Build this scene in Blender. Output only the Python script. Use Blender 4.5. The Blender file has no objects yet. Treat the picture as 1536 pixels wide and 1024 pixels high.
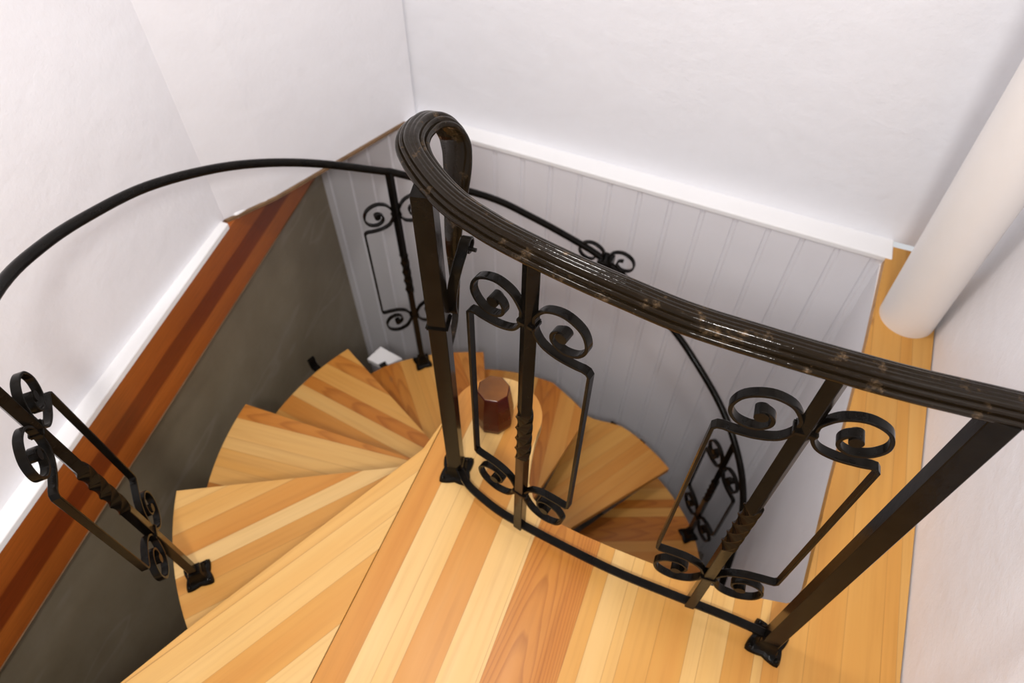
import bpy, bmesh, math, random
from mathutils import Vector, Matrix
random.seed(7)
scene = bpy.context.scene
col = scene.collection
PI = math.pi

# ------------------------------------------------------------------ helpers
def link_mesh(name, bm, mats, parent=None, smooth=False, bevel=0.0, autosmooth=40):
    me = bpy.data.meshes.new(name)
    bm.normal_update()
    bm.to_mesh(me); bm.free()
    o = bpy.data.objects.new(name, me)
    col.objects.link(o)
    for m in (mats if isinstance(mats, (list, tuple)) else [mats]):
        me.materials.append(m)
    if smooth:
        for p in me.polygons: p.use_smooth = True
        try: me.set_sharp_from_angle(angle=math.radians(autosmooth))
        except Exception: pass
    if bevel:
        b = o.modifiers.new('bevel', 'BEVEL'); b.width = bevel; b.segments = 2
        b.limit_method = 'ANGLE'; b.angle_limit = math.radians(40)
    if parent is not None:
        o.parent = parent
        o.matrix_parent_inverse = Matrix.Translation(-parent.location)
    return o

def tag(o, label, cat, group=None):
    o['label'] = label; o['category'] = cat
    if group: o['group'] = group
    return o

def thing(name, label, cat, loc):
    o = bpy.data.objects.new(name, None); col.objects.link(o)
    o.location = loc; o.empty_display_size = .05
    return tag(o, label, cat)

def struct(o):
    o['kind'] = 'structure'; return o

def catmull(pts, n=8, closed=False):
    out = []; P = [Vector(p) for p in pts]; N = len(P)
    for i in range(N - 1):
        p0 = P[max(i-1, 0)]; p1 = P[i]; p2 = P[i+1]; p3 = P[min(i+2, N-1)]
        for k in range(n):
            t = k / n
            out.append(.5*((2*p1) + (p2-p0)*t + (2*p0-5*p1+4*p2-p3)*t*t + (3*p1-p0-3*p2+p3)*t**3))
    out.append(P[-1].copy())
    return out

def sweep(bm, path, normals, profile, scales=None, cap=True):
    """profile: list of (side, up); side axis = tangent x normal"""
    rings = []; N = len(path)
    for i in range(N):
        t = (path[min(i+1, N-1)] - path[max(i-1, 0)]).normalized()
        n = Vector(normals[i]); n = (n - t*n.dot(t)).normalized()
        s = t.cross(n)
        k = scales[i] if scales else 1.0
        kx, ky = k if isinstance(k, tuple) else (k, k)
        rings.append([bm.verts.new(path[i] + s*(u*kx) + n*(v*ky)) for u, v in profile])
    M = len(profile)
    for a, b in zip(rings, rings[1:]):
        for j in range(M):
            bm.faces.new((a[j], a[(j+1) % M], b[(j+1) % M], b[j]))
    if cap:
        bm.faces.new(rings[0][::-1]); bm.faces.new(rings[-1])
    return rings

def circle_profile(r, n=14):
    return [(r*math.cos(2*PI*i/n), r*math.sin(2*PI*i/n)) for i in range(n)]

def rect_profile(w, h, c=.0012):
    a, b = w/2, h/2
    return [(-a+c, -b), (a-c, -b), (a, -b+c), (a, b-c), (a-c, b), (-a+c, b), (-a, b-c), (-a, -b+c)]

def box(bm, c, s, mat=None):
    m = Matrix.Translation(Vector(c))
    if mat is not None: m = m @ mat
    m = m @ Matrix.Diagonal((s[0], s[1], s[2], 1))
    return bmesh.ops.create_cube(bm, size=1, matrix=m)

def prism(bm, poly, z0, z1):
    lo = [bm.verts.new((p[0], p[1], z0)) for p in poly]
    hi = [bm.verts.new((p[0], p[1], z1)) for p in poly]
    bm.faces.new(hi); bm.faces.new(lo[::-1]); n = len(poly)
    for i in range(n):
        bm.faces.new((lo[i], lo[(i+1) % n], hi[(i+1) % n], hi[i]))

def wall_strip(bm, pts, z0, z1, thick, side=1):
    """vertical wall along an open polyline, thickness offset to one side"""
    P = [Vector((p[0], p[1], 0)) for p in pts]
    offs = []
    for i in range(len(P)):
        d = (P[min(i+1, len(P)-1)] - P[max(i-1, 0)]).normalized()
        offs.append(P[i] + Vector((-d.y, d.x, 0))*thick*side)
    poly = [(p.x, p.y) for p in P] + [(p.x, p.y) for p in offs[::-1]]
    lo = [bm.verts.new((p[0], p[1], z0)) for p in poly]
    hi = [bm.verts.new((p[0], p[1], z1)) for p in poly]
    n = len(poly); k = len(P)
    for i in range(n):
        bm.faces.new((lo[i], lo[(i+1) % n], hi[(i+1) % n], hi[i]))
    for L in (lo, hi):
        for i in range(k-1):
            bm.faces.new((L[i], L[i+1], L[n-2-i], L[n-1-i]))
    bmesh.ops.recalc_face_normals(bm, faces=bm.faces)

# ------------------------------------------------------------------ materials
def new_mat(name):
    m = bpy.data.materials.new(name); m.use_nodes = True
    nt = m.node_tree; b = nt.nodes['Principled BSDF']
    return m, nt, b

def N(nt, t, **kw):
    n = nt.nodes.new(t)
    for k, v in kw.items():
        if k.startswith('i_'): n.inputs[k[2:].replace('_', ' ')].default_value = v
        else: setattr(n, k, v)
    return n

def ramp(nt, stops):
    r = nt.nodes.new('ShaderNodeValToRGB'); e = r.color_ramp.elements
    while len(e) < len(stops): e.new(.5)
    for el, (p, c) in zip(e, stops):
        el.position = p; el.color = (*c, 1)
    return r

def mix(nt, a, b, f, mode='MIX'):
    m = nt.nodes.new('ShaderNodeMix'); m.data_type = 'RGBA'; m.blend_type = mode
    def put(i, v):
        if hasattr(v, 'links'): nt.links.new(v, m.inputs[i])
        elif isinstance(v, (tuple, list)): m.inputs[i].default_value = (*v, 1)
        else: m.inputs[i].default_value = v
    put(0, f); put(6, a); put(7, b)
    return m.outputs[2]

def math_n(nt, op, a, b=None, clamp=False):
    m = nt.nodes.new('ShaderNodeMath'); m.operation = op; m.use_clamp = clamp
    for i, v in enumerate((a, b)):
        if v is None: continue
        if hasattr(v, 'links'): nt.links.new(v, m.inputs[i])
        else: m.inputs[i].default_value = v
    return m.outputs[0]

def obj_coord(nt, scale=(1, 1, 1)):
    tc = nt.nodes.new('ShaderNodeTexCoord'); mp = nt.nodes.new('ShaderNodeMapping')
    mp.inputs['Scale'].default_value = scale
    nt.links.new(tc.outputs['Object'], mp.inputs['Vector'])
    return mp.outputs['Vector']

def noise(nt, vec, scale, detail=3, rough=.5):
    n = nt.nodes.new('ShaderNodeTexNoise')
    n.inputs['Scale'].default_value = scale; n.inputs['Detail'].default_value = detail
    n.inputs['Roughness'].default_value = rough
    if vec is not None: nt.links.new(vec, n.inputs['Vector'])
    return n.outputs['Fac']

def bump(nt, b, h, strength, dist=.002, prev=None):
    n = nt.nodes.new('ShaderNodeBump'); n.inputs['Strength'].default_value = strength
    n.inputs['Distance'].default_value = dist
    nt.links.new(h, n.inputs['Height'])
    if prev is not None: nt.links.new(prev, n.inputs['Normal'])
    nt.links.new(n.outputs[0], b.inputs['Normal'])
    return n.outputs[0]

def mat_paint(name, c1, c2, rough=.5, lump=.5, scale=3.0):
    m, nt, b = new_mat(name)
    v = obj_coord(nt)
    n1 = noise(nt, v, scale, 4, .6)
    r = ramp(nt, [(.35, c1), (.65, c2)]); nt.links.new(n1, r.inputs[0])
    nt.links.new(r.outputs[0], b.inputs['Base Color'])
    b.inputs['Roughness'].default_value = rough
    n2 = noise(nt, v, 9, 6, .62)
    b1 = bump(nt, b, n2, lump, .006)
    n3 = noise(nt, v, 90, 2, .5)
    bump(nt, b, n3, lump*.3, .001, b1)
    return m

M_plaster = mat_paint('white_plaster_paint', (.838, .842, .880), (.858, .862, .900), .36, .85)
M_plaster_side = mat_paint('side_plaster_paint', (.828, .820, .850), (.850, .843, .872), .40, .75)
M_bead = mat_paint('beadboard_paint', (.790, .775, .805), (.815, .800, .830), .45, .25)
M_trim = mat_paint('white_trim_paint', (.88, .87, .87), (.90, .89, .89), .35, .35)
M_pillar = mat_paint('cream_pillar_paint', (.83, .80, .775), (.85, .82, .80), .4, .25)

def mat_olive():
    m, nt, b = new_mat('olive_old_wall_paint')
    v = obj_coord(nt)
    n1 = noise(nt, v, 2.2, 5, .65)
    r = ramp(nt, [(.3, (.195, .155, .095)), (.55, (.25, .205, .135)), (.75, (.30, .255, .185))]); nt.links.new(n1, r.inputs[0])
    v2 = obj_coord(nt, (1, 1.4, 5))
    n2 = noise(nt, v2, 1.4, 2, .4)
    s = ramp(nt, [(.60, (0, 0, 0)), (.63, (.35, .35, .35)), (.66, (0, 0, 0))]); nt.links.new(n2, s.inputs[0])
    c = mix(nt, r.outputs[0], (.36, .31, .25), s.outputs[0])
    nt.links.new(c, b.inputs['Base Color'])
    b.inputs['Roughness'].default_value = .42
    bump(nt, b, noise(nt, v, 14, 5, .6), .35, .004)
    return m
M_olive = mat_olive()

def mat_redwood():
    m, nt, b = new_mat('red_stained_wood')
    tc = N(nt, 'ShaderNodeTexCoord'); sp = N(nt, 'ShaderNodeSeparateXYZ')
    nt.links.new(tc.outputs['Object'], sp.inputs[0])
    n0 = noise(nt, obj_coord(nt, (1, 1.5, 30)), 3, 3, .5)
    z = math_n(nt, 'ADD', sp.outputs['Z'], math_n(nt, 'MULTIPLY', n0, .012))
    t = math_n(nt, 'DIVIDE', z, -.27)
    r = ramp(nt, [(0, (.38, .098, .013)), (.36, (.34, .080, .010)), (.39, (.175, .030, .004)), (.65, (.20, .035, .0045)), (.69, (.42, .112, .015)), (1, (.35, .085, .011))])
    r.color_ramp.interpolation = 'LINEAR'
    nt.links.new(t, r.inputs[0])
    g = noise(nt, obj_coord(nt, (3, 2.2, 90)), 4, 4, .6)
    gr = ramp(nt, [(.3, (.72, .72, .72)), (.7, (1.12, 1.12, 1.12))]); nt.links.new(g, gr.inputs[0])
    c = mix(nt, r.outputs[0], gr.outputs[0], 1.0, 'MULTIPLY')
    nt.links.new(c, b.inputs['Base Color']); b.inputs['Roughness'].default_value = .38
    return m
M_red = mat_redwood()

def mat_floor():
    m, nt, b = new_mat('varnished_pine_planks')
    uv = N(nt, 'ShaderNodeUVMap', uv_map='grain'); uw = N(nt, 'ShaderNodeUVMap', uv_map='plank')
    at = N(nt, 'ShaderNodeAttribute', attribute_name='tone')
    base = ramp(nt, [(0, (.655, .425, .172)), (.25, (.610, .358, .116)), (.5, (.555, .275, .062)), (.75, (.495, .203, .035)), (1, (.420, .138, .015))])
    mp = N(nt, 'ShaderNodeMapping'); mp.inputs['Scale'].default_value = (2.2, 55, 1)
    nt.links.new(uv.outputs[0], mp.inputs[0])
    g1 = noise(nt, mp.outputs[0], 1.0, 5, .6)
    mp2 = N(nt, 'ShaderNodeMapping'); mp2.inputs['Scale'].default_value = (.9, 9, 1)
    nt.links.new(uv.outputs[0], mp2.inputs[0])
    g2 = noise(nt, mp2.outputs[0], 1.6, 2, .5)
    # tone drift inside one plank
    tone = math_n(nt, 'ADD', at.outputs['Fac'], math_n(nt, 'MULTIPLY', math_n(nt, 'SUBTRACT', g2, .5), .38), True)
    nt.links.new(tone, base.inputs[0])
    gr = ramp(nt, [(.25, (.84, .80, .76)), (.5, (1, 1, 1)), (.8, (1.06, 1.06, 1.05))]); nt.links.new(g1, gr.inputs[0])
    c = mix(nt, base.outputs[0], gr.outputs[0], .8, 'MULTIPLY')
    # cathedral growth rings : iso lines of a long parabola, only strong in the dark planks
    su = N(nt, 'ShaderNodeSeparateXYZ'); nt.links.new(uv.outputs[0], su.inputs[0])
    sw = N(nt, 'ShaderNodeSeparateXYZ'); nt.links.new(uw.outputs[0], sw.inputs[0])
    mid = math_n(nt, 'SUBTRACT', sw.outputs[0], math_n(nt, 'MULTIPLY', sw.outputs[1], .62))
    par = math_n(nt, 'MULTIPLY', math_n(nt, 'MULTIPLY', mid, mid), 950)
    wob = math_n(nt, 'MULTIPLY', noise(nt, mp2.outputs[0], 2.5, 2, .5), 1.5)
    ph = math_n(nt, 'ADD', math_n(nt, 'ADD', math_n(nt, 'MULTIPLY', su.outputs[0], 7.5), par), wob)
    fr = math_n(nt, 'FRACT', ph)
    rg = ramp(nt, [(0, (1, 1, 1)), (.55, (.98, .97, .95)), (.9, (.74, .66, .56)), (1, (.98, .97, .95))]); nt.links.new(fr, rg.inputs[0])
    sel = ramp(nt, [(.80, (0, 0, 0)), (.84, (.9, .9, .9))]); nt.links.new(at.outputs['Fac'], sel.inputs[0])
    c = mix(nt, c, rg.outputs[0], sel.outputs[0], 'MULTIPLY')
    # dark hairline at the plank joints
    d = math_n(nt, 'MINIMUM', sw.outputs[0], math_n(nt, 'SUBTRACT', sw.outputs[1], sw.outputs[0]))
    ed = ramp(nt, [(0, (1, 1, 1)), (1, (0, 0, 0))]); nt.links.new(math_n(nt, 'MULTIPLY', d, 700, True), ed.inputs[0])
    jn = noise(nt, mp2.outputs[0], 3.0, 2, .5)
    jf = math_n(nt, 'MULTIPLY', ed.outputs[0], math_n(nt, 'MULTIPLY', jn, .9))
    c = mix(nt, c, (.20, .085, .025), jf)
    # small knots
    mp3 = N(nt, 'ShaderNodeMapping'); mp3.inputs['Scale'].default_value = (5, 11, 1); nt.links.new(uv.outputs[0], mp3.inputs[0])
    vo = N(nt, 'ShaderNodeTexVoronoi'); vo.inputs['Scale'].default_value = 1.0; nt.links.new(mp3.outputs[0], vo.inputs['Vector'])
    kn = ramp(nt, [(.03, (1, 1, 1)), (.12, (0, 0, 0))]); nt.links.new(vo.outputs['Distance'], kn.inputs[0])
    sc = N(nt, 'ShaderNodeSeparateColor'); nt.links.new(vo.outputs['Color'], sc.inputs[0])
    few = math_n(nt, 'GREATER_THAN', sc.outputs[0], .80)
    c = mix(nt, c, (.24, .10, .03), math_n(nt, 'MULTIPLY', math_n(nt, 'MULTIPLY', kn.outputs[0], few), .75))
    nt.links.new(c, b.inputs['Base Color'])
    rr = ramp(nt, [(.3, (.34, .34, .34)), (.7, (.44, .44, .44))]); nt.links.new(g2, rr.inputs[0])
    nt.links.new(rr.outputs[0], b.inputs['Roughness'])
    b.inputs['Specular IOR Level'].default_value = .32
    bump(nt, b, g1, .08, .001)
    return m
M_floor = mat_floor()

def mat_iron(name, worn=False):
    m, nt, b = new_mat(name)
    v = obj_coord(nt)
    n1 = noise(nt, v, 40, 4, .6)
    if worn:
        n2 = noise(nt, v, 26, 6, .72)
        r = ramp(nt, [(.0, (.006, .004, .002)), (.56, (.009, .0055, .0025)), (.63, (.045, .028, .014)), (.70, (.20, .13, .08)), (.8, (.12, .08, .05))])
        nt.links.new(n2, r.inputs[0]); nt.links.new(r.outputs[0], b.inputs['Base Color'])
        rr = ramp(nt, [(.5, (.10, .10, .10)), (.7, (.28, .28, .28))]); nt.links.new(n2, rr.inputs[0])
        nt.links.new(rr.outputs[0], b.inputs['Roughness'])
        bump(nt, b, noise(nt, v, 55, 4, .55), .45, .0018)
    else:
        r = ramp(nt, [(.3, (.003, .0024, .002)), (.7, (.007, .0055, .004))]); nt.links.new(n1, r.inputs[0])
        nt.links.new(r.outputs[0], b.inputs['Base Color'])
        b.inputs['Roughness'].default_value = .17
        bump(nt, b, noise(nt, v, 60, 3, .55), .25, .0012)
    b.inputs['Specular IOR Level'].default_value = .17 if worn else .10
    return m
M_iron = mat_iron('black_painted_iron')
M_cap = mat_iron('worn_black_handrail_paint', True)

def mat_simple(name, c, rough, spec=.5):
    m, nt, b = new_mat(name)
    v = obj_coord(nt); n = noise(nt, v, 18, 4, .6)
    r = ramp(nt, [(.3, tuple(x*.75 for x in c)), (.7, tuple(min(1, x*1.2) for x in c))]); nt.links.new(n, r.inputs[0])
    nt.links.new(r.outputs[0], b.inputs['Base Color'])
    b.inputs['Roughness'].default_value = rough; b.inputs['Specular IOR Level'].default_value = spec
    return m
M_mahog = mat_simple('dark_mahogany_varnish', (.050, .0042, .0015), .22, .2)
M_mahog_top = mat_simple('amber_end_grain_varnish', (.150, .052, .009), .22, .3)
M_brown = mat_simple('brown_plate_edge', (.20, .115, .055), .6)
M_conc = mat_simple('grey_lower_floor', (.12, .10, .08), .6)

# ------------------------------------------------------------------ room shell
def olx(y, off=0): return -1.40 - .12*(y - .164) + off          # left fascia line
def rwx(y): return .66 + .0475*y                                   # right wall line
ZC = 2.65

# left plaster wall (two facets: along the landing, then cutting across to the back corner)
bm = bmesh.new()
w1 = [(olx(-2.2, -.055), -2.2), (olx(-.5, -.055), -.5), (olx(.5, -.055), .5), (-1.568, 1.345), (-1.47, 1.512), (-1.215, 2.13)]
wall_strip(bm, w1, 0.0, ZC, .12, 1)
struct(link_mesh('wall_left', bm, M_plaster_side))
# horizontal ridge in the plaster of the left wall
bm = bmesh.new()
pth = [Vector((olx(y, -.0545), y, .778 + .003*math.sin(23*y)+.002*math.sin(57*y))) for y in [-.3 + i*.04 for i in range(41)]]
sweep(bm, pth, [Vector((1, 0, 0))]*len(pth), [(-.009, -.004), (.009, -.004), (.004, .004), (-.004, .004)])
struct(link_mesh('trim_1', bm, M_trim, smooth=True))
# chipped plaster lump at the facet joint
bm = bmesh.new()
poly = [(-1.560, 1.370), (-1.540, 1.378), (-1.520, 1.435), (-1.484, 1.485), (-1.50, 1.515), (-1.53, 1.50)]
prism(bm, poly, -.018, .006)
struct(link_mesh('trim_2', bm, M_trim, bevel=.006))

# white ledge on top of the red fascia, and fascia
bm = bmesh.new()
prism(bm, [(olx(-2.2), -2.2), (olx(1.33), 1.33), (olx(1.33, -.06), 1.33), (olx(-2.2, -.06), -2.2)], -.02, .006)
struct(link_mesh('trim_3', bm, M_trim, bevel=.004))
bm = bmesh.new()
prism(bm, [(olx(-1.3), -1.3), (olx(2.05), 2.05), (olx(2.05, -.04), 2.05), (olx(-1.3, -.04), -1.3)], -.27, -.012)
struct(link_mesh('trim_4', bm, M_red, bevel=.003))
bm = bmesh.new()
prism(bm, [(olx(-1.3, .002), -1.3), (olx(2.05, .002), 2.05), (olx(2.05, -.04), 2.05), (olx(-1.3, -.04), -1.3)], -.2725, -.27)
struct(link_mesh('trim_7', bm, M_brown))
# floor plate carrying the slanting wall (thin brown edge)
bm = bmesh.new()
prism(bm, [(-1.558, 1.345), (-1.463, 1.508), (-1.206, 2.128), (-1.72, 2.128), (-1.70, 1.345)], -.012, -.001)
struct(link_mesh('trim_5', bm, M_brown))

# olive lower wall
bm = bmesh.new()
wall_strip(bm, [(olx(-1.0, -.045), -1.0), (olx(.3, -.05), .3), (olx(1.2, -.06), 1.2), (-1.715, 2.12)], -2.72, -.265, .1, 1)
struct(link_mesh('wall_lower_left', bm, M_olive))

# back plaster wall
def byp(x): return 2.098 - .034*x
bm = bmesh.new()
wall_strip(bm, [(-1.26, byp(-1.26)), (-.4, byp(-.4)), (.3, byp(.3)), (.80, byp(.80))], 0.0, ZC, .1, 1)
struct(link_mesh('wall_back', bm, M_plaster))

# beadboard below it: boards with broad V grooves
def byb(x): return 2.02 - .050*x if x > -1.0 else 2.07 - .012*(x+1.0)
bm = bmesh.new()
pts = []
pitch = .1165; x = .5765
xs = []
k = 0
while x - k*pitch > -1.80: xs.append(x - .028 - k*pitch); k += 1
prof = [(.60, 0)]
for g in xs:
    prof += [(g+.010, 0), (g+.006, .0065), (g-.006, .0065), (g-.010, 0)]
prof.append((-1.80, 0))
front = [(p, byb(p)+d) for p, d in prof]
vlo = [bm.verts.new((a, b_, -2.7)) for a, b_ in front]; vhi = [bm.verts.new((a, b_, .0)) for a, b_ in front]
for i in range(len(front)-1):
    bm.faces.new((vlo[i+1], vlo[i], vhi[i], vhi[i+1]))
e0 = [bm.verts.new((front[0][0], 2.2, z)) for z in (-2.7, 0)]; e1 = [bm.verts.new((front[-1][0], 2.2, z)) for z in (-2.7, 0)]
bm.faces.new((vlo[0], e0[0], e0[1], vhi[0])); bm.faces.new((e1[0], vlo[-1], vhi[-1], e1[1])); bm.faces.new((e0[0], e1[0], e1[1], e0[1]))
bm.faces.new(vhi + [e1[1], e0[1]]); bm.faces.new(vlo[::-1] + [e0[0], e1[0]])
bmesh.ops.recalc_face_normals(bm, faces=bm.faces)
struct(link_mesh('wall_lower_back', bm, M_bead))

# bright ledge between beadboard and plaster
bm = bmesh.new()
lx = [-1.16, -.7, -.2, .2, .60]
for a, b_ in zip(lx, lx[1:]):
    prism(bm, [(a, byb(a)-.006), (b_, byb(b_)-.006), (b_, byp(b_)+.01), (a, byp(a)+.01)], -.018, .004 if a < .5 else .004)
bmesh.ops.remove_doubles(bm, verts=bm.verts, dist=1e-5)
struct(link_mesh('trim_6', bm, M_trim, bevel=.004))

# right plaster wall, shaft wall under the floor strip, wall below the landing
bm = bmesh.new()
wall_strip(bm, [(rwx(-2.2), -2.2), (rwx(2.12), 2.12)], -.06, ZC, .1, -1)
struct(link_mesh('wall_right', bm, M_plaster_side))
SH = [(.575, 2.03), (.549, 1.615), (.493, 1.078), (.466, .784), (.440, .45), (.40, -.9)]
bm = bmesh.new()
wall_strip(bm, [(a+.002, b_) for a, b_ in SH], -2.72, -.036, .1, 1)
struct(link_mesh('wall_lower_right', bm, M_plaster_side))
bm = bmesh.new()
wall_strip(bm, [(-1.5, -.88), (.6, -.88)], -2.72, -.06, .1, -1)
struct(link_mesh('wall_lower_front', bm, M_olive))
bm = bmesh.new(); box(bm, (-.5, .6, -2.76), (2.6, 3.4, .1))
struct(link_mesh('floor_lower', bm, M_conc))
bm = bmesh.new(); box(bm, (-.4, 0, ZC+.05), (2.9, 4.6, .1))
struct(link_mesh('ceiling', bm, M_trim))

# ------------------------------------------------------------------ planked wood
def plank_mesh(name, outline, ztop, thick, ang, bounds, tones, parent=None, bev=.002):
    """outline CCW; planks run along direction ang (deg); bounds are offsets across from the origin O"""
    bm = bmesh.new()
    prism(bm, outline, ztop-thick, ztop)
    d = Vector((math.cos(math.radians(ang)), math.sin(math.radians(ang)), 0)); n = Vector((-d.y, d.x, 0))
    for c in bounds:
        bmesh.ops.bisect_plane(bm, geom=bm.verts[:]+bm.edges[:]+bm.faces[:], plane_co=n*c, plane_no=n, dist=1e-6)
    g = bm.loops.layers.uv.new('grain'); p = bm.loops.layers.uv.new('plank')
    tl = bm.faces.layers.float.new('tone')
    lim = [min(n.dot(v.co) for v in bm.verts)-.001] + sorted(bounds) + [max(n.dot(v.co) for v in bm.verts)+.001]
    offs = [random.uniform(0, 40) for _ in lim]
    for f in bm.faces:
        s = n.dot(f.calc_center_median()); i = 0
        while i < len(lim)-2 and s > lim[i+1]: i += 1
        f[tl] = tones[min(i, len(tones)-1)]
        for l in f.loops:
            co = l.vert.co; v = n.dot(co)
            l[g].uv = (d.dot(co)+offs[i]+(ztop-co.z), v+offs[i]*1.7+(ztop-co.z)*.6)
            l[p].uv = (v-lim[i], lim[i+1]-lim[i])
    return link_mesh(name, bm, M_floor, parent, bevel=bev)

# landing floor
C = Vector((-.40, .93))
arc = [(-.400+.127*math.cos(math.radians(a)), .955+.127*math.sin(math.radians(a))) for a in range(-5, 186, 8)]
LAND = [(-.527, -1.6), (rwx(-1.6)-.004, -1.6), (rwx(2.05)-.004, 2.05), (.585, 2.05), (.575, 1.94), (.549, 1.615), (.493, 1.078), (.466, .784),
        (.447, .735), (.427, .722), (.335, .706), (.242, .699), (.144, .700), (.060, .702), (.009, .704), (-.08, .710), (-.134, .717), (-.18, .731), (-.22, .757), (-.246, .795), (-.260, .850), (-.270, .905)] + arc
bx = [-.459, -.406, -.361, -.274, -.190, -.182, -.023, .015, .066, .092, .159, .229, .261, .312, .375, .396, .432, .483, .561, .644, .677]
tn = [.70, .10, .18, .68, .16, .02, .86, .52, .14, .28, .46, .54, .18, .24, .58, .28, .66, .46, .52, .50, .56, .42]
# planks run along +Y: direction 90deg, normal = -X, so mirror the bounds
fl = plank_mesh('floor', LAND, 0.0, .036, 90, [-b_ for b_ in bx], tn[::-1])
struct(fl)

# ------------------------------------------------------------------ spiral staircase
stair = thing('spiral_staircase', 'pale pine spiral staircase winding down round its hidden centre post', 'staircase', (-.40, .93, -2.6))
F = [-119, -152, -178.5, -208, -244.3, -281, -307.4, -336, -365, -394, -423, -452, -481]
RISE = .20
def Rout(n, a):
    if n == 4: return .90 - .065*min(1, max(0, (-a-216)/27.))
    if n == 5:
        t = -a-244
        return .885 - .05*min(1, max(0, t/26.)) - .10*min(1, max(0, (t-22)/16.))
    if n == 6: return .86 + .045*min(1, max(0, (-a-281)/8.))
    if n == 7: return .925 - .03*min(1, max(0, (-a-322)/14.))
    if n >= 8: return .84
    return .925
ANG = {1: -129, 2: -174, 3: 171.5, 4: 131, 5: 97, 6: 57, 7: 22, 8: -10, 9: -40, 10: -70, 11: -95, 12: -120}
TONES = {0: [.30, .22, .58, .30, .14, .18, .24, .20, .5, .2],
         }
def tread(n):
    a1 = F[n]; a0 = F[n-1] + 3.5
    st = max(6, int((a0-a1)/2.5))
    outer = [(math.radians(a0+(a1-a0)*i/st)) for i in range(st+1)]
    po = [(C.x+Rout(n, math.degrees(a))*math.cos(a), C.y+Rout(n, math.degrees(a))*math.sin(a)) for a in outer]
    pi_ = [(C.x+.058*math.cos(a), C.y+.058*math.sin(a)) for a in (outer[-1], outer[st//2], outer[0])]
    poly = (po + pi_)[::-1]
    d = math.radians(ANG[n]); nx, ny = -math.sin(d), math.cos(d)
    s = [nx*p[0]+ny*p[1] for p in poly]; lo, hi = min(s), max(s)
    rnd = random.Random(100+n*7)
    b_ = []; c = lo
    while True:
        c += rnd.choice((.042, .058, .066, .05, .075))
        if c > hi-.02: break
        b_.append(c)
    base = [.15, .62, .22, .48, .10, .70, .34]
    t0 = rnd.randrange(7); tones = [base[(t0+i*3+rnd.choice((0, 0, 1))) % 7]+rnd.uniform(-.06, .06) for i in range(len(b_)+1)]
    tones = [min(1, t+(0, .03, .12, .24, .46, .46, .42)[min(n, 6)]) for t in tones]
    if n in TREAD_SET:
        b_, tones = TREAD_SET[n]
        if callable(b_): b_ = b_(lo, hi)
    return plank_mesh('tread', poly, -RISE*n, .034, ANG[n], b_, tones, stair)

def rel(list_from_hi):
    """plank widths measured from the high side downwards"""
    def f(lo, hi):
        out = []; c = hi
        for w in list_from_hi:
            c -= w
            if c > lo+.004: out.append(c)
        return sorted(out)
    return f
TREAD_SET = {}
# landing-level winder: a plain wedge flush with the landing
W0 = [(-.529, -1.6), (-.529, .905), (-.547, .785), (-.851, .169), (-.919, .019), (-1.250, -.700), (-1.190, -1.2), (-1.17, -1.6)]
d0 = math.radians(-118.5); n0 = (-math.sin(d0), math.cos(d0))
e = [n0[0]*p[0]+n0[1]*p[1] for p in ((-.851, .169), (-.547, .785))]
s_edge = min(e)
b0 = sorted([s_edge+.045, s_edge+.105, s_edge+.155, s_edge+.245, s_edge+.32, s_edge+.40, s_edge+.48, s_edge+.55])
plank_mesh('tread', W0, 0.0, .036, -118.5, b0, [.40, .26, .20, .56, .12, .18, .14, .3, .2], stair)
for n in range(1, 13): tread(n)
# centre post
bm = bmesh.new(); bmesh.ops.create_cone(bm, cap_ends=True, segments=28, radius1=.057, radius2=.057, depth=2.57, matrix=Matrix.Translation((C.x, C.y, -2.7+1.33)))
link_mesh('center_post', bm, M_mahog, stair, smooth=True)
# black iron brackets tying the outer tread ends to the wall
def bracket(a, n, r, L=.055):
    bm = bmesh.new(); a = math.radians(a); u = Vector((math.cos(a), math.sin(a), 0)); c = Vector((C.x, C.y, -RISE*n-.03))
    pth = catmull([c+u*(r-.10), c+u*(r-.02), c+u*(r+L*.5)+Vector((0, 0, .004)), c+u*(r+L*.85)+Vector((0, 0, .008)), c+u*(r+L)+Vector((0, 0, .05 if n < 4 else .012))], 5)
    sweep(bm, pth, [Vector((0, 0, 1))]*len(pth), rect_profile(.03, .012))
    link_mesh('tread_bracket', bm, M_iron, stair, smooth=True)
for a, n, r, L in ((160.5, 3, .925, .05), (144, 4, .905, .03), (97, 5, .835, .022), (74, 6, .885, .02), (64, 6, .9, .015)): bracket(a, n, r, L)

# ------------------------------------------------------------------ ironwork
def square_bar(bm, p0, p1, w, tw0=None, tw1=None, turns=0, rot=0):
    p0, p1 = Vector(p0), Vector(p1); L = (p1-p0).length
    zs = [0, L]
    if tw0 is not None:
        k = 40; zs = [0] + [tw0+(tw1-tw0)*i/k for i in range(k+1)] + [L]
    rings = []; ax = (p1-p0).normalized(); c = .0014
    for z in zs:
        t = 0 if tw0 is None else min(1, max(0, (z-tw0)/(tw1-tw0)))
        a = rot+t*turns*2*PI; h = w/2
        ux = Vector((math.cos(a), math.sin(a), 0)); uy = Vector((-math.sin(a), math.cos(a), 0))
        sc = 1.0 if tw0 is None or not (tw0 < z < tw1) else 1.17
        rings.append([bm.verts.new(p0+ax*z+ux*(x*sc)+uy*(y*sc)) for x, y in rect_profile(w, w, c)])
    for a, b_ in zip(rings, rings[1:]):
        for j in range(8): bm.faces.new((a[j], a[(j+1) % 8], b_[(j+1) % 8], b_[j]))
    bm.faces.new(rings[0][::-1]); bm.faces.new(rings[-1])

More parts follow.
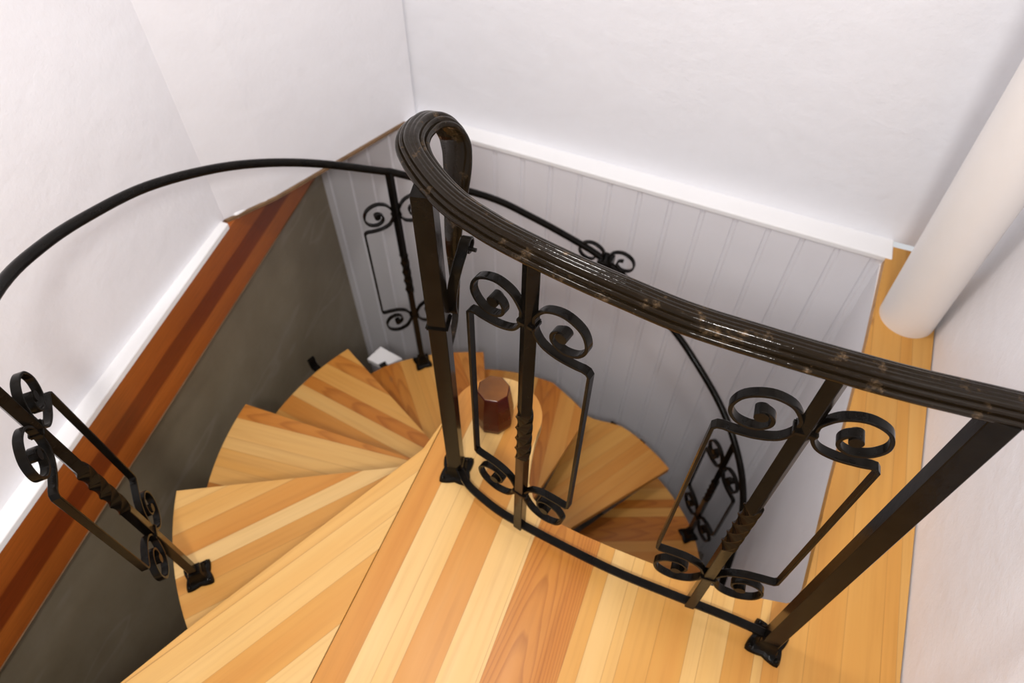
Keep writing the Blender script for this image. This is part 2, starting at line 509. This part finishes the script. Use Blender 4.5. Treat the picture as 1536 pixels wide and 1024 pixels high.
def curl(cx, cz, up=1):
    """spiral from the roll in its middle out to the collar side, for the +t half"""
    prof = [(-290, .0092), (-250, .0100), (-212, .0118), (-182, .0160), (-155, .0215), (-130, .0275), (-102, .0330), (-75, .0370), (-40, .0410), (0, .0445), (45, .0465), (90, .0485), (130, .0510), (165, .0535)]
    return [(cx+r*math.cos(math.radians(a)), cz+up*r*math.sin(math.radians(a))) for a, r in prof]

def scroll_path(zhi, zlo, hw, k=1.0):
    up = curl(.066, zhi+.012)
    up += [(.0126, zhi+.012), (.0125, zhi), (.0150, zhi-.016), (.030, zhi-.036), (.058, zhi-.046), (.090, zhi-.0465), (hw-.014, zhi-.044)]
    dn = curl(.068, zlo-.007, -1)
    dn += [(.0126, zlo-.010), (.0125, zlo), (.0150, zlo+.016), (.030, zlo+.040), (.058, zlo+.055), (.090, zlo+.060), (hw-.014, zlo+.061)]
    A = [Vector((t, 0, z)) for t, z in up]; B = [Vector((t, 0, z)) for t, z in dn]
    A = catmull(A, 5); B = catmull(B, 5)
    zt, zb = zhi-.044, zlo+.061
    cor_t = [Vector((hw-.005, 0, zt-.0015)), Vector((hw, 0, zt-.008))]
    cor_b = [Vector((hw-.005, 0, zb+.0015)), Vector((hw, 0, zb+.008))]
    return A + cor_t + [Vector((hw, 0, (zt+zb)/2))] + cor_b[::-1] + B[::-1]

def scroll_bm(path, M, side, sec=(.0162, .0062), rolls=()):
    bm = bmesh.new()
    P = [M @ Vector((p.x*side, p.y, p.z)) for p in path]
    ydir = (M.to_3x3() @ Vector((0, 1, 0))).normalized()
    prof = rect_profile(sec[1], sec[0], .001)
    sweep(bm, P, [ydir]*len(P), prof)
    for t, z in rolls:
        bmesh.ops.create_cone(bm, cap_ends=True, segments=20, radius1=.0108, radius2=.0108, depth=sec[0]*1.3, matrix=M @ Matrix.Translation((t*side, 0, z)) @ Matrix.Rotation(PI/2, 4, 'X'))
    bmesh.ops.recalc_face_normals(bm, faces=bm.faces)
    return bm

def collar_bm(M, z, w=.036, d=.026, h=.012):
    bm = bmesh.new()
    bmesh.ops.create_cube(bm, size=1, matrix=M @ Matrix.Translation((0, 0, z)) @ Matrix.Diagonal((w, d, h, 1)))
    bmesh.ops.bevel(bm, geom=bm.edges[:], offset=.003, segments=2, affect='EDGES')
    return bm

def foot_bm(M, s=1.0):
    """four-cornered shoe with hollow sides, domed up to a square socket, four round bolt heads"""
    bm = bmesh.new(); n = 48
    def ring(z, k, q):
        vs = []
        for i in range(n):
            a = 2*PI*i/n
            m_ = max(abs(math.cos(a)), abs(math.sin(a))); star = min(.0505, .0375/m_-.0055*(1-abs(math.sin(2*a))))   # square with hollow sides
            sq = .0185/max(abs(math.cos(a)), abs(math.sin(a)))
            r = (star*(1-q)+sq*q)*k*s
            vs.append(bm.verts.new(M @ Vector((r*math.cos(a), r*math.sin(a), z*s))))
        return vs
    R = [ring(*t) for t in ((0, 1, 0), (.006, 1.0, 0), (.0095, .95, 0), (.012, .82, .25), (.018, .9, .7), (.030, .98, 1), (.046, .95, 1), (.050, .85, 1))]
    for a, b_ in zip(R, R[1:]):
        for j in range(n): bm.faces.new((a[j], a[(j+1) % n], b_[(j+1) % n], b_[j]))
    bm.faces.new(R[0][::-1]); bm.faces.new(R[-1])
    for i in range(4):
        a = PI/4+i*PI/2
        bmesh.ops.create_uvsphere(bm, u_segments=10, v_segments=6, radius=.0062*s, matrix=M @ Matrix.Translation((.0405*s*math.cos(a), .0405*s*math.sin(a), .0105*s)))
    return bm

def child_foot(parent, M, s=1.0): return link_mesh('foot_plate', foot_bm(M, s), M_iron, parent, smooth=True, autosmooth=35)

def frame(p0, p1, phi):
    """local frame at a bar foot: x along the rail, z along the bar"""
    p0, p1 = Vector(p0), Vector(p1); z = (p1-p0).normalized()
    x = Vector((math.cos(math.radians(phi)), math.sin(math.radians(phi)), 0)); y = z.cross(x).normalized(); x = y.cross(z)
    M = Matrix((x, y, z)).transposed().to_4x4(); M.translation = p0
    return M

# ---- landing railing
rail = thing('landing_railing', 'black wrought iron landing railing with broad moulded handrail curling down at its end', 'railing', (-.02, .66, 0))
P0b, P0t = (-.435, .758, 0), (-.432, .752, .962)
P1b, P1t = (.397, .615, 0), (.405, .640, .962)
B1b, B1t = (-.224, .664, .03), (-.226, .684, .962)
B2b, B2t = (.211, .628, .03), (.216, .640, .962)
# bottom rail: slim curved bar
br = catmull([(-.432, .758, .043), (-.400, .727, .043), (-.364, .704, .043), (-.289, .677, .043), (-.224, .664, .043), (-.096, .646, .043), (.041, .632, .043), (.211, .627, .043), (.307, .624, .043), (.397, .618, .043)], 8)
bm = bmesh.new(); sweep(bm, br, [Vector((0, 0, 1))]*len(br), rect_profile(.019, .012, .0025))
link_mesh('bottom_rail', bm, M_iron, rail, smooth=True)
# handrail: moulded section swept along the curve, turning over and plunging at the left end
cap_pts = [(.689, .665, 0), (.52, .655, 0), (.41, .648, 0), (.30, .6405, 0), (.21, .6385, 0), (.12, .6395, 0), (.011, .6435, 0), (-.078, .657, 0), (-.175, .675, 0), (-.27, .698, 0),
           (-.318, .714, 0), (-.359, .734, 0), (-.401, .758, 0), (-.440, .787, 0), (-.474, .818, 0), (-.497, .849, 0), (-.508, .888, -.005), (-.507, .924, -.013), (-.495, .948, -.027),
           (-.482, .958, -.047), (-.473, .957, -.070), (-.467, .946, -.100), (-.466, .934, -.140), (-.466, .924, -.180), (-.466, .909, -.225), (-.465, .898, -.275), (-.463, .892, -.335), (-.462, .884, -.405), (-.455, .860, -.455), (-.444, .800, -.475)]
cap_n = [(0, 0, 1)]*15 + [(-.04, .03, 1), (-.08, .18, 1), (-.08, .5, .85), (0, .8, .6), (.06, .95, .35), (.08, 1, .2), (.08, 1, .12)] + [(.08, 1, .08)]*6 + [(.05, .6, -.8), (.05, .2, -1)]
ZB = .957
pts = [Vector((p[0], p[1]+(.004 if q < 11 else 0), ZB+p[2])) for q, p in enumerate(cap_pts)]
path = catmull(pts, 6); nrm = catmull([Vector(v) for v in cap_n], 6)
sc = []
for i in range(len(path)):
    u = i/6.0
    k = 1.0 if u < 14 else min(1.22, 1+(u-14)*.055) if u < 20 else max(.26, 1.22-(u-20)*.125)
    sc.append((k, 1.0 if u < 20 else max(.45, 1-(u-20)*.07)))
def cap_profile():
    """broad rail: rounded bead, fluted shoulders, crowned middle"""
    pts = [(-.0262, 0), (-.0275, .003), (-.0276, .0066), (-.0264, .0094), (-.0238, .0106), (-.0216, .0098), (-.0206, .0090), (-.0202, .0105), (-.0202, .0140), (-.0190, .0168), (-.0168, .0180), (-.0146, .0174), (-.0134, .0166), (-.0128, .0182), (-.0122, .0212), (-.0100, .0236), (-.0070, .0246), (-.0046, .0242), (-.0034, .0234), (-.0020, .0240), (-.0008, .0244)]
    return pts + [(-u, v) for u, v in pts[::-1]]
CAP = cap_profile()
bm = bmesh.new(); sweep(bm, path, nrm, CAP, sc)
bmesh.ops.recalc_face_normals(bm, faces=bm.faces)
link_mesh('handrail', bm, M_cap, rail, smooth=True, autosmooth=75)

def post(p0, p1, rot, frot, collar=None):
    bm = bmesh.new(); square_bar(bm, (p0[0], p0[1], .02), p1, .036, rot=rot)
    o = link_mesh('post', bm, M_iron, rail, smooth=True, autosmooth=30)
    child_foot(o, Matrix.Translation(p0) @ Matrix.Rotation(math.radians(frot), 4, 'Z'), 1.08)
    return o
pl = post(P0b, P0t, math.radians(12), 12)
pr = post(P1b, P1t, math.radians(-5), -12)
Mp = frame(P0b, P0t, 12)
link_mesh('collar', collar_bm(Mp, .632, .045, .045, .009), M_iron, pl)
# leaf bar rising from the collar, rolled up at its tip
lp = catmull([(-.418, .786, .632), (-.414, .778, .67), (-.408, .778, .72), (-.400, .784, .765), (-.394, .797, .798), (-.3935, .812, .812), (-.3945, .826, .806), (-.395, .829, .790), (-.395, .817, .781), (-.3945, .807, .789), (-.3945, .813, .798)], 6)
bm = bmesh.new(); sweep(bm, lp, [Vector((1, .1, .1))]*len(lp), rect_profile(.006, .020, .0015))
bmesh.ops.recalc_face_normals(bm, faces=bm.faces)
bmesh.ops.create_cone(bm, cap_ends=True, segments=12, radius1=.004, radius2=.004, depth=.034, matrix=Matrix.Translation((-.391, .814, .792)) @ Matrix.Rotation(PI/2, 4, 'Y'))
link_mesh('scroll', bm, M_iron, pl, smooth=True)

def landing_baluster(p0, p1, phi, zhi=.812, zlo=.216, hw=.1215):
    bm = bmesh.new(); square_bar(bm, p0, p1, .0225, .345, .525, 1.15, math.radians(phi))
    o = link_mesh('baluster', bm, M_iron, rail, smooth=True, autosmooth=30)
    M = frame((p0[0], p0[1], 0), p1, phi)
    pth = scroll_path(zhi, zlo, hw)
    for s in (1, -1): link_mesh('scroll_frame', scroll_bm(pth, M, s, rolls=((.066, zhi+.012), (.068, zlo-.007))), M_iron, o, smooth=True, autosmooth=35)
    for z in (zhi, zlo): link_mesh('collar', collar_bm(M, z), M_iron, o)
    return o
landing_baluster(B1b, B1t, -14)
landing_baluster(B2b, B2t, 3)

# ---- spiral stair railing
srail = thing('stair_railing', 'slim black round handrail with scrolled balusters spiralling down the outside of the stair', 'railing', (-.40, .93, -2.4))
HZ = [(-225, .295), (0, 0)]
hel = [(-131.5, .829), (-148.7, .738), (-158.3, .687), (-168, .630), (-180, .561), (-192.4, .476), (-202.3, .400), (-212.3, .315), (-224.3, .211), (-228, .181), (-246.6, .036), (-257.2, -.055),
       (-267, -.130), (-273.8, -.176), (-282.6, -.250), (-295.8, -.356), (-304.4, -.422), (-314.4, -.485), (-322.8, -.545), (-330.7, -.620), (-337.7, -.709), (-345, -.83), (-358, -.98), (-372, -1.08), (-400, -1.27)]
def hrad(a): return .89 if a > -335 else max(.815, .89-(-335-a)*.004)
hp = catmull([Vector((C.x+hrad(a)*math.cos(math.radians(a)), C.y+hrad(a)*math.sin(math.radians(a)), z)) for a, z in hel], 6)
bm = bmesh.new(); sweep(bm, hp, [Vector((0, 0, 1))]*len(hp), circle_profile(.0125))
link_mesh('handrail', bm, M_iron, srail, smooth=True, autosmooth=60)
def rail_z(a):
    for (a0, z0), (a1, z1) in zip(hel, hel[1:]):
        if a1 <= a <= a0: return z0+(z1-z0)*(a0-a)/(a0-a1)
def stair_baluster(foot, k=1.0, zhi=.825, zlo=.31, hw=.12):
    p0 = Vector(foot); v = Vector((p0.x-C.x, p0.y-C.y)); a = math.degrees(math.atan2(v.y, v.x))
    a = a if a < 0 and a > -140 else a-360
    u = v.normalized()
    p1 = Vector((C.x+u.x*hrad(a), C.y+u.y*hrad(a), rail_z(a)))
    bm = bmesh.new(); square_bar(bm, p0+Vector((0, 0, .02)), p1, .0215, .42*k, .62*k, 1.1, math.radians(a))
    o = link_mesh('baluster', bm, M_iron, srail, smooth=True, autosmooth=30)
    M = frame(p0, p1, a+90)
    pth = scroll_path(zhi*k, zlo*k, hw)
    for s in (1, -1): link_mesh('scroll_frame', scroll_bm(pth, M, s, rolls=((.066, zhi*k+.012), (.068, zlo*k-.007))), M_iron, o, smooth=True, autosmooth=35)
    for z in (zhi*k, zlo*k): link_mesh('collar', collar_bm(M, z), M_iron, o)
    child_foot(o, Matrix.Translation(p0) @ Matrix.Rotation(math.radians(a), 4, 'Z'), .95)
stair_baluster((-1.005, .312, -.20), 1.0, .79, .305)
stair_baluster((-.985, 1.534, -.80))
stair_baluster((.317, 1.465, -1.40), .86, .77, .25)
# scrolled bracket holding the handrail to the beadboard
a = math.radians(84.5); u = Vector((math.cos(a), math.sin(a), 0)); base = Vector((C.x, C.y, -.19))+u*.89
bm = bmesh.new()
pth = catmull([base+Vector((0, 0, -.012)), base+u*.02+Vector((0, 0, -.08)), base+u*.09+Vector((0, 0, -.20)), base+u*.205+Vector((0, 0, -.26))], 6)
sweep(bm, pth, [Vector((0, 0, 1))]*len(pth), rect_profile(.03, .014))
box(bm, base+Vector((0, 0, -.005)), (.06, .05, .042), Matrix.Rotation(a, 4, 'Z'))
wb = link_mesh('wall_bracket', bm, M_iron, srail, bevel=.003)
Mb = Matrix.Translation(base+Vector((0, 0, -.03))) @ Matrix.Rotation(a-PI/2, 4, 'Z')
for s in (1, -1):
    pth = catmull([Vector((t, 0, z)) for t, z in curl(.062, .05)] + [Vector((.010, 0, .02))], 5)
    link_mesh('scroll', scroll_bm(pth, Mb, s, (.016, .006)), M_iron, wb, smooth=True)

# ------------------------------------------------------------------ other things
# octagonal block on the landing tip
bm = bmesh.new()
prof = [(.0, .0520), (.018, .0550), (.05, .0545), (.10, .0495), (.134, .0455), (.147, .0440), (.151, .0415)]
rings = [[bm.verts.new((r*math.cos(PI/8+i*PI/4), r*math.sin(PI/8+i*PI/4), z)) for i in range(8)] for z, r in prof]
for A_, B_ in zip(rings, rings[1:]):
    for j in range(8): bm.faces.new((A_[j], A_[(j+1) % 8], B_[(j+1) % 8], B_[j]))
top = bm.faces.new(rings[-1]); bm.faces.new(rings[0][::-1]); top.material_index = 1
o = link_mesh('newel_block', bm, [M_mahog, M_mahog_top], bevel=.0015)
o.location = (-.402, .942, 0.0); o.rotation_euler = (0, 0, .2)
tag(o, 'dark red-brown octagonal wooden block standing on the rounded landing tip', 'wooden block')

# round pillar in the right corner
pb = Vector((.656, 1.742, 0)); pd = Vector((-.167, -.308, 1))
bm = bmesh.new(); nn = 48; zz = [0, .3, .7, 1.2, 1.8, ZC]
rings = [[bm.verts.new(pb+pd*z*1.0+Vector((.082*math.cos(2*PI*i/nn), .082*math.sin(2*PI*i/nn), z))) for i in range(nn)] for z in zz]
for A_, B_ in zip(rings, rings[1:]):
    for j in range(nn): bm.faces.new((A_[j], A_[(j+1) % nn], B_[(j+1) % nn], B_[j]))
bm.faces.new(rings[0][::-1]); bm.faces.new(rings[-1])
for v in bm.verts: v.co.z -= 0
for f in bm.faces: f.smooth = True
o = link_mesh('pillar', bm, M_pillar, smooth=True)
tag(o, 'round cream-white pillar rising from the narrow floor strip in the right corner', 'pillar')

# white offcut lying at the foot of the beadboard
bm = bmesh.new()
prism(bm, [(-1.285, 1.545), (-1.20, 1.53), (-1.135, 1.605), (-1.26, 1.63)], -.965, -.935)
o = link_mesh('wood_offcut', bm, M_trim, bevel=.003)
tag(o, 'small flat white board end at the stair edge below the beadboard', 'board')

# ------------------------------------------------------------------ light
w = bpy.data.worlds.new('world'); scene.world = w; w.use_nodes = True
w.node_tree.nodes['Background'].inputs[0].default_value = (.96, .97, 1.0, 1)
w.node_tree.nodes['Background'].inputs[1].default_value = .62
def area(name, loc, size, power, color, target=None):
    L = bpy.data.lights.new(name, 'AREA'); L.size = size; L.energy = power; L.color = color; L.shape = 'DISK'
    o = bpy.data.objects.new(name, L); col.objects.link(o); o.location = loc
    if target: o.rotation_euler = (Vector(target)-Vector(loc)).to_track_quat('-Z', 'Y').to_euler()
    return o
area('behind_camera_light', (.10, -.42, 2.12), .26, 29, (1, .975, .95), (-.2, 1.2, .1))  # unseen flash-like light just behind and above the camera, set by the tight shadows
area('added_overhead_light', (-.62, .80, 2.58), .24, 19, (1, .975, .95))  # unseen overhead light added for handrail glints and a brighter stairwell

# ------------------------------------------------------------------ camera
cam = bpy.data.cameras.new('camera'); co = bpy.data.objects.new('camera', cam); col.objects.link(co)
cam.sensor_width = 36; cam.lens = 1064/1536*36; cam.clip_start = .02
right = Vector((.934, .358, .006)); down = Vector((.288, -.742, -.606)); fwd = Vector((-.212, .567, -.796))
fwd.normalize(); right = (right-fwd*right.dot(fwd)).normalized(); up = right.cross(fwd)
Mc = Matrix((right, up, -fwd)).transposed().to_4x4(); Mc.translation = (0, 0, 1.70)
co.matrix_world = Mc
cam.dof.use_dof = True; cam.dof.focus_distance = 1.12; cam.dof.aperture_fstop = 4.2
scene.camera = co
scene.view_settings.view_transform = 'Standard'
scene.view_settings.look = 'None'
scene.view_settings.exposure = 0.10
scene.view_settings.gamma = 1.0
scene.view_settings.use_curve_mapping = False
